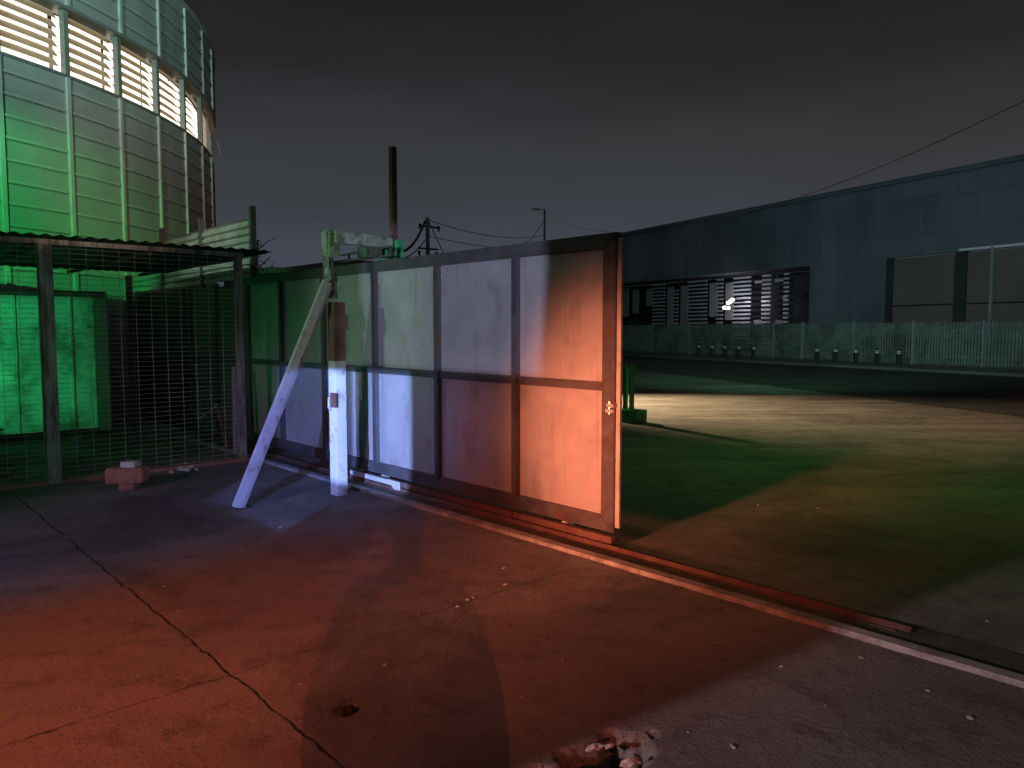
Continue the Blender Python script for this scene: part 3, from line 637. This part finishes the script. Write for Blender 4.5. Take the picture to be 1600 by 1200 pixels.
# tilted vent flaps at the right-hand end
for k, (aa, z0, zz, out) in enumerate(((math.radians(9.0), 6.25, 6.84, 0.10), (math.radians(15.5), 5.90, 6.75, 0.16))):
    b = MB(); a0, a1 = aa, aa + STEP * 0.92; vs = []
    for r, z in ((CR + 0.07, zz), (CR + 0.07 + out, z0)):
        for a in (a0, a1): vs.append((r * math.cos(a), r * math.sin(a), z))
    b.add(vs, [(0, 1, 3, 2)]); b.add([(p[0], p[1], p[2] - 0.03) for p in vs], [(2, 3, 1, 0)])
    k0 = 0
    b.f += [(0, 4, 5, 1), (1, 5, 7, 3), (3, 7, 6, 2), (2, 6, 4, 0)]
    b.build('vent_flap', M['slat'], rbd)

# ------------------------------------------------------------------ warehouse across the street
BO = 4.5
wh = thing('warehouse', 'long blue-grey warehouse with loading bays across the street', 'building', FS(0, BO), FRZ)
def wx(px, py, off=BO): s_, z = on_far(px, py, off); return -s_, z
def far_box(name, x0, x1, y0, y1, z0, z1, mat, parent=wh):
    b = MB(); b.box((x0, y0, z0), (x1, y1, z1)); return b.build(name, mat, parent)
HT = 0.5 * (wx(975, 361)[1] + wx(1590, 259)[1])
xl = -75.0; xr = 32.0
rx0 = -62.0; rx1 = wx(1265, 450)[0]; rzt = 0.5 * (wx(980, 440)[1] + wx(1262, 418)[1])
d0 = wx(1384, 450)[0]; dzt = wx(1495, 394)[1]
d1 = wx(1490, 450)[0]; d1b = wx(1497, 450)[0]; d2 = d1b + (d1 - d0) * 1.0
print('warehouse', HT, rx1, rzt, d0, d1, d1b, dzt)
# wall pieces round the openings
far_box('upper_wall', xl, xr, 0, 0.3, rzt, HT, M['wall_far'])
far_box('lower_wall', rx1, d0, 0, 0.3, 0, rzt - 0.002, M['wall_far'])
far_box('lower_wall', d2, xr, 0, 0.3, 0, rzt - 0.002, M['wall_far'])
far_box('lower_wall', xl, rx0, 0, 0.3, 0, rzt - 0.002, M['wall_far'])
cb_ = MB(); k = xl + 0.4
while k < xr - 0.4:
    cb_.box((k, -0.035, rzt + 0.05), (k + 0.07, -0.001, HT - 0.02)); k += 0.9
for zz in (rzt + (HT - rzt) * 0.36, rzt + (HT - rzt) * 0.70): cb_.box((xl, -0.045, zz), (xr, -0.036, zz + 0.06))
cb_.build('cladding_ribs', M['wall_far'], wh)
gt = MB(); gt.tube([(xl, -0.22, HT - 0.02), (xr, -0.22, HT - 0.02)], 0.10, 8); gt.build('gutter', M['wall_patch'], wh)
far_box('side_wall', xr - 0.3, xr, 0.31, 30, 0, HT, M['wall_far']); far_box('side_wall', xl, xl + 0.3, 0.31, 30, 0, HT, M['wall_far'])
far_box('roof', xl, xr, 0.31, 30, HT + 0.002, HT + 0.1, M['wall_far'])
far_box('roof_edge', xl, xr, -0.12, 0.31, HT + 0.002, HT + 0.16, M['wall_patch'])
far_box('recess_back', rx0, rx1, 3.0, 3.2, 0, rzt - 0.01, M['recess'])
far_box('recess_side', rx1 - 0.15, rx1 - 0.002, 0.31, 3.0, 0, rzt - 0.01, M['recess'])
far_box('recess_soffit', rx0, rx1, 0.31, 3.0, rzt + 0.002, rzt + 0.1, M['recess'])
dz = dzt if dzt > rzt else rzt
# bay doors
for (a, c) in ((d0, d1), (d1b, d2)):
    dd = MB(); dd.box((a + 0.35, 0.10, 0), (c, 0.16, rzt - 0.05)); o = dd.build('bay_door', M['bay_door'], wh)
    b = MB(); b.box((a + 0.36, 0.075, rzt * 0.53), (c, 0.099, rzt * 0.53 + 0.07)); b.build('door_joint', M['recess'], o)
    far_box('door_jamb', a + 0.002, a + 0.34, -0.03, 0.25, 0, rzt - 0.004, M['jamb'])
far_box('door_pier', d1 + 0.004, d1b - 0.004, 0, 0.3, 0, rzt - 0.004, M['jamb'])
x_, _ = wx(1550, 450); far_box('drain_pipe', x_ - 0.06, x_ + 0.06, -0.1, -0.005, 0, rzt + 0.1, M['pale_panel'])
far_box('door_head', d1b, d2, -0.06, -0.002, rzt + 0.01, rzt + 0.12, M['reflector'])
p0, z0 = wx(1385, 345); p1, z1 = wx(1470, 300); far_box('patched_cladding', p0, p1, -0.02, -0.004, rzt + 0.9, z1, M['wall_patch'])
# louvre columns and pale panels in the recess
def col_x(px): return wx(px, 470, BO + 2.4)[0]
def louv(px0, px1, y_top):
    x0, x1 = col_x(px0), col_x(px1); zt = wx(0.5 * (px0 + px1), y_top, BO + 2.4)[1]
    b = MB(); z = 0.4
    while z < zt:
        b.box((x0, 2.30, z), (x1, 2.36, z + 0.11)); z += 0.26
    b.box((x0, 2.37, 0.3), (x1, 2.40, zt)); return b.build('louvre_panel', M['louvre_dark'] if False else M['louvre'], wh)
def lou2(px0, px1, y_top):
    x0, x1 = col_x(px0), col_x(px1); zt = wx(0.5 * (px0 + px1), y_top, BO + 2.4)[1]
    b = MB(); z = 0.4
    while z < zt:
        b.box((x0, 2.28, z), (x1, 2.36, z + 0.12)); z += 0.27
    b.build('louvre_panel', M['louvre'], wh)
for a, c, y in ((1076, 1106, 431), (1121, 1131, 427), (1147, 1175, 423), (1192, 1206, 420), (1226, 1234, 420), (1052, 1061, 455), (1021, 1040, 440)): lou2(a, c, y)
for a, c, y0, y1 in ((966, 981, 452, 495), (988, 997, 453, 490), (1009, 1018, 452, 478), (1042, 1051, 449, 509), (1063, 1074, 447, 509), (1108, 1120, 443, 495), (1133, 1145, 442, 500), (1178, 1190, 439, 443), (1178, 1190, 500, 507), (1209, 1223, 436, 441), (1212, 1222, 500, 508), (1222, 1228, 463, 468)):
    xa, xb = col_x(a), col_x(c); zt = wx(a, y0, BO + 2.4)[1]; zl = max(0.1, wx(a, y1, BO + 2.4)[1])
    far_box('infill_panel', xa, xb, 2.42, 2.5, zl, zt, M['pale_panel'])
# floodlights in front of the recess
for (px, py, rot, lab) in ((1141, 471, 0.5, 'upper lit floodlight on the dark loading recess'), (1134.5, 481, -0.1, 'lower lit floodlight on the dark loading recess')):
    p = hit(px, py, FS(0, BO - 0.6), FN)
    fl = thing('floodlight', lab, 'floodlight', p, FRZ, 'floodlights on the warehouse')
    b = MB(); b.bar((-0.26, 0, -0.26 * rot), (0.26, 0, 0.26 * rot), 0.16, 0.16); b.build('lens', M['flood'], fl, 0.03)
    b = MB(); b.bar((-0.29, 0.13, -0.29 * rot), (0.29, 0.13, 0.29 * rot), 0.08, 0.22); b.bar((0, 0.17, 0), (0, 1.2, 0), 0.05, 0.05); b.build('housing', M['steel_dark'], fl)
pl = bpy.data.lights.new('floodlight_glow', 'POINT'); pl.energy = 85; pl.color = (0.92, 0.92, 1.0); pl.shadow_soft_size = 0.2
plo = bpy.data.objects.new('floodlight_glow', pl); col.objects.link(plo); plo.location = hit(1137, 474, FS(0, BO + 0.9), FN)

# ------------------------------------------------------------------ palisade fence, bollards
pf = thing('palisade_fence', 'long pale green palisade fence along the far pavement', 'fence', FS(0, 0, 0.12), FRZ)
fx = [-on_far(px, 540)[0] for px in (1019, 1076, 1208, 1253)]
posts = [fx[0] - 30, fx[0] - 15] + fx + [fx[-1] + 3.0 * k for k in range(1, 9)]
FH = 1.80
for i in range(len(posts) - 1):
    a, c = posts[i] + 0.05, posts[i + 1] - 0.05; b = MB()
    if i < 3:
        b.box((a, 0, 0.08), (c, 0.03, FH - 0.02)); 
        k = a + 0.1
        while k < c - 0.1: b.box((k, -0.02, 0.1), (k + 0.03, -0.001, FH - 0.04)); k += 0.18
    else:
        k = a + 0.02; j = 0
        while k < c - 0.06:
            h = FH + 0.07 * mnoise.noise(V((k * 3, 0, 0))); b.add([(k, 0, 0.06), (k + 0.10, 0, 0.06), (k + 0.10, 0, h - 0.05), (k + 0.05, 0, h), (k, 0, h - 0.05),
                   (k + 0.01, 0.02, 0.06), (k + 0.09, 0.02, 0.06), (k + 0.09, 0.02, h - 0.05), (k + 0.05, 0.02, h), (k + 0.01, 0.02, h - 0.05)],
                  [(0, 1, 2, 3, 4), (9, 8, 7, 6, 5), (0, 5, 6, 1), (1, 6, 7, 2), (2, 7, 8, 3), (3, 8, 9, 4), (4, 9, 5, 0)]); k += 0.130
        b.box((a, 0.022, 0.35), (c, 0.05, 0.41)); b.box((a, 0.022, 1.4), (c, 0.05, 1.46))
    b.build('fence_panel', M['fence_green'], pf)
for x in posts:
    b = MB(); b.box((x - 0.045, -0.02, 0), (x + 0.045, 0.06, FH + 0.06)); b.build('post', M['pale_panel'], pf)
b = MB(); b.box((posts[0], 0.09, 0), (posts[-1], 0.2, 0.16)); b.build('plinth', M['pave'], pf)
b0 = None
def make_bollard():
    r = thing('bollard', 'x', 'bollard')
    b = MB(); b.tube([(0, 0, 0), (0, 0, 0.46)], 0.085, 14); b.tube([(0, 0, 0.58), (0, 0, 0.66)], 0.085, 14, 0.06); b.build('body', M['bollard'], r)
    b = MB(); b.tube([(0, 0, 0.461), (0, 0, 0.515)], 0.087, 14); b.tube([(0, 0, 0.545), (0, 0, 0.58)], 0.087, 14); b.build('reflective_band', M['reflector'], r)
    b = MB(); b.tube([(0, 0, 0.515), (0, 0, 0.545)], 0.08, 14); b.build('band_gap', M['bollard'], r)
    return r
bx_ = [1092.5, 1112.8, 1133, 1154.5, 1178, 1277, 1306, 1337.5, 1371, 1405]
nm = ('end one nearest the sliding gate,', 'second one from the gate end,', 'middle one of five,', 'second one from the far end,', 'end one farthest from the gate,')
for i, px in enumerate(bx_):
    o = make_bollard() if i == 0 else copy_tree(b0)
    b0 = b0 or o
    p = hit(px, 540, FS(0, -0.9), FN); o.location = (p.x, p.y, 0.12)
    side = 'before the floodlit louvres' if i < 5 else 'towards the loading bay doors'
    o['label'] = f'{nm[i % 5]} black bollard of the row {side}'; o['group'] = 'bollards along the far fence'

# green stop post on the street side
gp = thing('gate_stop_post', 'short bright green post on a block base beyond the gate', 'post', P(985, 659), GATE_RZ)
b = MB(); b.box((-0.16, -0.16, 0), (0.24, 0.16, 0.22)); b.build('base', M['green_paint'], gp, 0.012)
b = MB(); b.bar((-0.10, -0.02, 0.221), (-0.10, -0.02, 0.98), 0.07, 0.07); b.bar((0.0, 0.03, 0.221), (0.0, 0.03, 0.98), 0.14, 0.012); b.build('upright', M['green_paint'], gp, 0.006)

# ------------------------------------------------------------------ poles, cables, shed, tree
def sag(a, c, drop, n=14):
    a, c = V(a), V(c); return [a.lerp(c, i / n) - V((0, 0, 4 * drop * (i / n) * (1 - i / n))) for i in range(n + 1)]
up1 = D(668, 340, 45); p1t = thing('utility_pole', 'grey utility pole with cross arms and guy wires beyond the gate', 'utility pole', (up1.x, up1.y, 0))
b = MB(); b.tube([(0, 0, 0), (0, 0, up1.z)], 0.17, 10, 0.11); b.build('pole', M['pole'], p1t)
b = MB(); b.bar((-0.5, 0, up1.z - 0.45), (0.7, 0, up1.z - 0.6), 0.1, 0.1); b.build('cross_arm', M['cable'], p1t)
b = MB(); b.bar((-0.6, 0, up1.z - 1.75), (0.6, 0, up1.z - 1.85), 0.1, 0.1); b.build('cross_arm', M['cable'], p1t)
for x, z in ((-0.45, -0.35), (0.65, -0.5), (-0.5, -1.9), (0.5, -2.0)):
    b = MB(); b.tube([(x, 0, up1.z + z), (x, 0, up1.z + z - 0.3)], 0.09, 8, 0.05); b.build('insulator', M['cable'], p1t)
up2 = D(851, 327, 60); p2t = thing('street_lamp', 'thin far street lamp pole with a short unlit arm', 'street lamp', (up2.x, up2.y, 0))
b = MB(); b.tube([(0, 0, 0), (0, 0, up2.z)], 0.13, 10, 0.08); b.build('pole', M['pole'], p2t)
b = MB(); b.bar((0, 0, up2.z - 0.05), (-0.6, 0, up2.z + 0.02), 0.06, 0.06); b.build('arm', M['pole'], p2t)
b = MB(); b.bar((-0.45, 0, up2.z - 0.02), (-0.95, 0, up2.z + 0.02), 0.22, 0.1); b.build('lamp_head', M['pole'], p2t)
def cable(pts, r, label, group='overhead cables'):
    b = MB(); b.tube(pts, r, 6); tag(b.build('cable', M['cable'], smooth=True), label, 'cable', group)
def catmull(pts, k=8):
    o = []; P_ = [pts[0]] + pts + [pts[-1]]
    for i in range(1, len(P_) - 2):
        for q in range(k):
            t = q / k; a, b_, c, d_ = P_[i - 1], P_[i], P_[i + 1], P_[i + 2]
            o.append(0.5 * ((2 * b_) + (c - a) * t + (2 * a - 5 * b_ + 4 * c - d_) * t * t + (3 * b_ - a - 3 * c + d_) * t ** 3))
    return o + [pts[-1]]
cable(catmull([D(852, 341, 60), D(900, 354, 54), D(950, 362, 48), D(1030, 362, 41), D(1100, 354, 35), D(1240, 311, 27), D(1385, 257, 21), D(1600, 158, 15), D(1900, 10, 9)]), 0.010, 'long sagging cable running past the warehouse roof edge')
cable(sag(D(664, 346, 45), D(632, 392, 40), 0.3), 0.07, 'thick dark cable bundle sloping down from the utility pole top')
cable(sag(D(664, 375, 45), D(628, 404, 40), 0.2), 0.03, 'thin cable sloping down under the thick bundle from the utility pole')
cable(sag(D(671, 348, 45), D(694, 398, 44), 0.0), 0.025, 'straight guy wire falling steeply from the utility pole')
cable(sag(D(671, 344, 45), D(850, 368, 60), 0.5), 0.022, 'upper cable between the utility pole and the street lamp')
cable(sag(D(671, 369, 45), D(852, 388, 60), 0.3), 0.022, 'lower cable between the utility pole and the street lamp')
cable(sag(D(850, 345, 60), D(795, 392, 52), 0.5), 0.022, 'single cable sloping down from the street lamp pole')

s0 = hit(457, 418, S(0, 7), N); ts = (s0 - S(0, 7)).dot(U)
sd = site('low_shed', 'low dark flat roofed shed just showing over the gate', 'shed', ts, 7.0)
b = MB(); b.box((0.0, 0.0, 0), (3.6, 3.0, s0.z - 0.16)); b.build('wall', M['shed'], sd)
b = MB(); b.box((-0.15, -0.2, s0.z - 0.158), (3.7, 3.2, s0.z)); b.build('roof', M['steel_dark'], sd)
s1 = hit(388, 422, S(0, 6), N); ts = (s1 - S(0, 6)).dot(U)
sd2 = site('low_shed', 'lower pale edged shed roof between the tree and the guide frame', 'shed', ts, 6.0)
b = MB(); b.box((-2.0, 0.0, 0), (1.75, 1.5, s1.z - 0.2)); b.build('wall', M['shed'], sd2)
b = MB(); b.box((-2.1, -0.2, s1.z - 0.198), (1.9, 1.7, s1.z - 0.02)); b.build('roof', M['pole'], sd2)

def foliage(b, c, rad, n, size, seed):
    rnd = random.Random(seed)
    for _ in range(n):
        v = V((rnd.gauss(0, 1), rnd.gauss(0, 1), rnd.gauss(0, 1))); v.normalize(); v *= rnd.random() ** 0.45
        p = V(c) + V((v.x * rad[0], v.y * rad[1], v.z * rad[2])); 
        if mnoise.noise(p * 1.8 + V((seed, 0, 0))) < -0.12: continue
        a = V((rnd.gauss(0, 1), rnd.gauss(0, 1), rnd.gauss(0, 1))).normalized(); e = a.orthogonal().normalized(); f = a.cross(e); s_ = size * rnd.uniform(0.6, 1.3)
        b.add([p - e * s_, p + f * s_ * 0.4, p + e * s_, p - f * s_ * 0.4], [(0, 1, 2, 3)])
tp = D(400, 400, 15)
tr_ = thing('tree', 'sparse dark tree just behind the corrugated fence end', 'tree', (tp.x, tp.y, 0))
b = MB(); b.tube([(0, 0, 0), (0.03, 0, 1.4), (-0.02, 0, 2.6), (0.05, 0, 3.3)], 0.06, 8, 0.015)
for k in range(9):
    a = k * 2.4; z = 2.0 + 0.14 * k; b.tube([(0, 0, z), (0.22 * math.cos(a), 0.22 * math.sin(a), z + 0.2), (0.42 * math.cos(a), 0.42 * math.sin(a), z + 0.3)], 0.014, 5, 0.004)
b.build('trunk', M['bark'], tr_)
b = MB(); foliage(b, (0.05, 0, 2.85), (0.38, 0.38, 0.6), 260, 0.05, 3); b.build('crown', M['leaf'], tr_)
# weeds in the shelter
sp = P(22, 735)
shb = thing('shrub', 'dark overgrown shrub inside the shelter against the green sheets', 'shrub', S(8.3, -2.85) + V((0, 0, 0)))
b = MB(); foliage(b, (0, -0.25, 0.28), (0.4, 0.5, 0.32), 1500, 0.04, 5); b.build('foliage', M['leaf'], shb)
b = MB()
for k in range(14):
    a = k * 1.9; b.tube([(0.05 * math.cos(a), 0.05 * math.sin(a), 0), (0.2 * math.cos(a), 0.25 * math.sin(a) - 0.2, 0.25), (0.3 * math.cos(a), 0.4 * math.sin(a) - 0.25, 0.5)], 0.009, 5, 0.003)
b.build('stems', M['bark'], shb)

# ------------------------------------------------------------------ loose things in the yard
bp_ = P(200, 764)
bk_ = thing('brick_block', 'reddish concrete block lying by the shelter post', 'block', bp_, math.radians(8))
b = MB(); b.box((-0.18, -0.10, 0.075), (0.18, 0.10, 0.225)); b.build('upper_block', M['brick'], bk_, 0.012)
b = MB(); b.box((-0.06, -0.09, 0.0), (0.09, 0.08, 0.074)); b.build('lower_block', M['brick'], bk_, 0.012)
cb = MB(); cb.box((-0.075, -0.06, 0), (0.075, 0.06, 0.055)); o = cb.build('carton', M['paper'], None, 0.004); o.location = bp_ + V((0.035, 0, 0.2255)); o.rotation_euler.z = math.radians(-6)
tag(o, 'small pale carton resting on the reddish block', 'carton')
b = MB(); b.rock((0, 0, 0.02), 0.09, (1.4, 0.8, 0.5), 9); o = b.build('stone', M['brick']); o.location = P(148, 751); tag(o, 'low reddish stone between shelter post and block', 'stone')
rub = [(268, 739, .035), (283, 735, .05), (293, 736, .06), (300, 731, .04), (308, 735, .03), (277, 729, .04), (290, 728, .045)]
for i, (x, y, r) in enumerate(rub):
    b = MB(); b.rock((0, 0, r * 0.3), r, (1.1, 0.9, 0.7), i + 20); o = b.build('rubble_chunk', M['stone']); o.location = P(x, y)
    tag(o, 'pale rubble chunk in the small heap at the foot of the wire mesh', 'rubble', 'pale rubble heap by the mesh')
# pipes and a stick leaning in the corner by the gate
def lean(name, px0, px1, Y0, dY, r, mat, label, group=None):
    a = P(*px0); p = D(px1[0], px1[1], a.y + dY); b = MB(); b.tube([a + V((0, 0, r)), p], r, 10); o = b.build(name, mat)
    return tag(o, label, 'pipe', group)
lean('pipe', (369, 712), (366, 573), 0, 0.12, 0.035, M['pole'], 'thicker grey pipe standing upright at the end of the mesh', 'pipes in the corner')
lean('pipe', (379, 706), (377, 600), 0, 0.10, 0.022, M['pole'], 'thinner grey pipe standing closest to the gate', 'pipes in the corner')
lean('pipe', (356, 704), (340, 634), 0, 0.15, 0.035, M['rust'], 'short leaning rusty pipe beside the upright grey ones', 'pipes in the corner')
a = D(341, 634, P(356, 704).y + 0.2); b = MB(); b.tube([D(312, 655, a.y + 0.05), D(340, 632, a.y)], 0.018, 8); o = b.build('stick', M['wood']); tag(o, 'pale stick poking through the mesh above the leaning pipe', 'stick')
# clutter on the shelter floor
rnd = random.Random(11)
for i in range(16):
    t = rnd.uniform(5.8, 8.6); of = rnd.uniform(-4.2, -1.6); r = rnd.uniform(0.05, 0.13)
    b = MB(); b.rock((0, 0, r * 0.25), r, (1.2, 0.9, 0.6), i + 40, 2); o = b.build('debris_lump', M['sheet_brown']); o.location = S(t, of)
    tag(o, 'dark lump of debris on the shelter floor behind the mesh', 'debris', 'debris inside the shelter')
# black lump, chunks in the pothole, chips
b = MB(); b.rock((0, 0, 0.008), 0.040, (1.25, 1.0, 0.7), 3, 3); o = b.build('stone', M['coal']); o.location = P(543, 1111) + V((0, 0, -0.012)); tag(o, 'single black lump lying on the reddish concrete', 'stone')
for i, (x, y, r, lab) in enumerate(((930, 1166, .045, 'pale broken concrete chunk in the pothole, further one'), (985, 1190, .055, 'pale broken concrete chunk at the nearer rim of the pothole'), (952, 1164, .028, 'smaller pale concrete chunk beside the further one in the pothole'))):
    b = MB(); b.rock((0, 0, 0), r, (1.0, 0.5, 0.4), i + 70, 3); o = b.build('concrete_chunk', M['stone']); o.location = P(x, y) + V((0, 0, -0.004)); o.rotation_euler.z = 0.5
    tag(o, lab, 'rubble', 'concrete chunks in the pothole')
chips = [(787, 888), (740, 935), (425, 870), (712, 831), (252, 1141), (602, 1040), (595, 1110), (470, 1070), (103, 840), (149, 867), (222, 927), (257, 917), (342, 769), (422, 817), (437, 825), (790, 914), (730, 938),
         (715, 949), (355, 830), (280, 954), (1417, 856), (1455, 813), (1572, 881), (1520, 944), (1543, 972), (1515, 1122), (1075, 1145), (1145, 1168), (1220, 1042), (1290, 1103), (1345, 1028), (1320, 850), (1278, 795), (1185, 790), (1405, 790), (880, 1032), (815, 1090), (950, 1020), (1450, 1080), (640, 1130)]
for i, (x, y) in enumerate(chips):
    p = P(x, y); r = rnd.uniform(0.006, 0.012) * (1 + p.y * 0.08)
    b = MB(); b.rock((0, 0, r * 0.3), r, (rnd.uniform(0.8, 1.8), rnd.uniform(0.6, 1.0), 0.6), i + 100, 1); o = b.build('stone_chip', M['chip']); o.location = p + V((0, 0, ground_z(p.x, p.y) if p.y < 5.6 else 0)); o.rotation_euler.z = rnd.uniform(0, 3)
    tag(o, 'tiny pale stone chip lying loose on the concrete', 'stone', 'pale chips scattered over the concrete')

# unseen plates, added to cut the spot beams to straight edges
for loc, aim, cs, half, lab in LIGHT_MASKS:
    t_ = thing('light_mask', f'added black plates masking the {lab} light, out of view', 'light mask', loc)
    ins = [c / c.dot(aim) * 0.04 for c in cs]; cen = sum(ins, V()) / 4; W_ = 2.2 * math.tan(math.radians(half)) * 0.04 + 0.02
    for i in range(4):
        a, c = ins[i - 1], ins[i]; ed = (c - a).normalized(); out = ed.cross(aim).normalized()
        if out.dot((a + c) / 2 - cen) < 0: out = -out
        k = aim * (0.0006 * i)
        b = MB(); b.prism([a - ed * W_ + k, c + ed * W_ + k, c + ed * W_ + out * W_ + k, a - ed * W_ + out * W_ + k], aim * 0.0005); b.build('mask_plate', M['black'], t_)

# the person taking the picture: stands right behind the camera and throws the soft shadow on the concrete
pr = thing('person', 'person in dark jacket standing behind the camera with hands in pockets', 'person', (0.03, -0.42, 0))
def skin(name, joints, edges, mat, parent, lv=2):
    me = bpy.data.meshes.new(name); me.from_pydata([j[:3] for j in joints], edges, []); o = bpy.data.objects.new(name, me); col.objects.link(o); o.parent = parent
    me.materials.append(mat); md = o.modifiers.new('skin', 'SKIN'); md.use_smooth_shade = True
    for i, j in enumerate(joints):
        sv_ = me.skin_vertices[0].data[i]; sv_.radius = (j[3], j[4]); sv_.use_root = (i == 0)
    o.modifiers.new('sub', 'SUBSURF').render_levels = lv; return o
J = [(0, 0, .95, .21, .13), (0, 0, 1.12, .20, .13), (0, 0.01, 1.32, .19, .13), (0, 0, 1.44, .12, .09), (0, 0.01, 1.52, .06, .06), (0, 0.03, 1.60, .075, .085), (0, 0.02, 1.70, .075, .09),
     (-.20, 0, 1.42, .065, .065), (-.25, -.01, 1.16, .07, .07), (-.21, .05, .96, .06, .06), (.20, 0, 1.42, .065, .065), (.25, -.01, 1.16, .07, .07), (.21, .05, .96, .06, .06),
     (-.10, 0, .86, .095, .10), (-.12, .01, .48, .062, .065), (-.13, -.02, .09, .045, .05), (-.15, .14, .04, .045, .035), (.10, 0, .86, .095, .10), (.12, .01, .48, .062, .065), (.13, -.02, .09, .045, .05), (.15, .14, .04, .045, .035)]
E_ = [(0, 1), (1, 2), (2, 3), (3, 4), (4, 5), (5, 6), (3, 7), (7, 8), (8, 9), (3, 10), (10, 11), (11, 12), (0, 13), (13, 14), (14, 15), (15, 16), (0, 17), (17, 18), (18, 19), (19, 20)]
M['cloth'] = pmat('dark_clothing', (0.03, 0.03, 0.035), 0.9, 0, 0.2, 10, bump=0.1)
bd = skin('body', J, E_, M['cloth'], pr)
hb = MB(); hb.rock((0, 0.0, 1.70), 0.115, (0.95, 1.05, 0.9), 2, 3); hb.build('hair', M['coal'], pr, smooth=True)
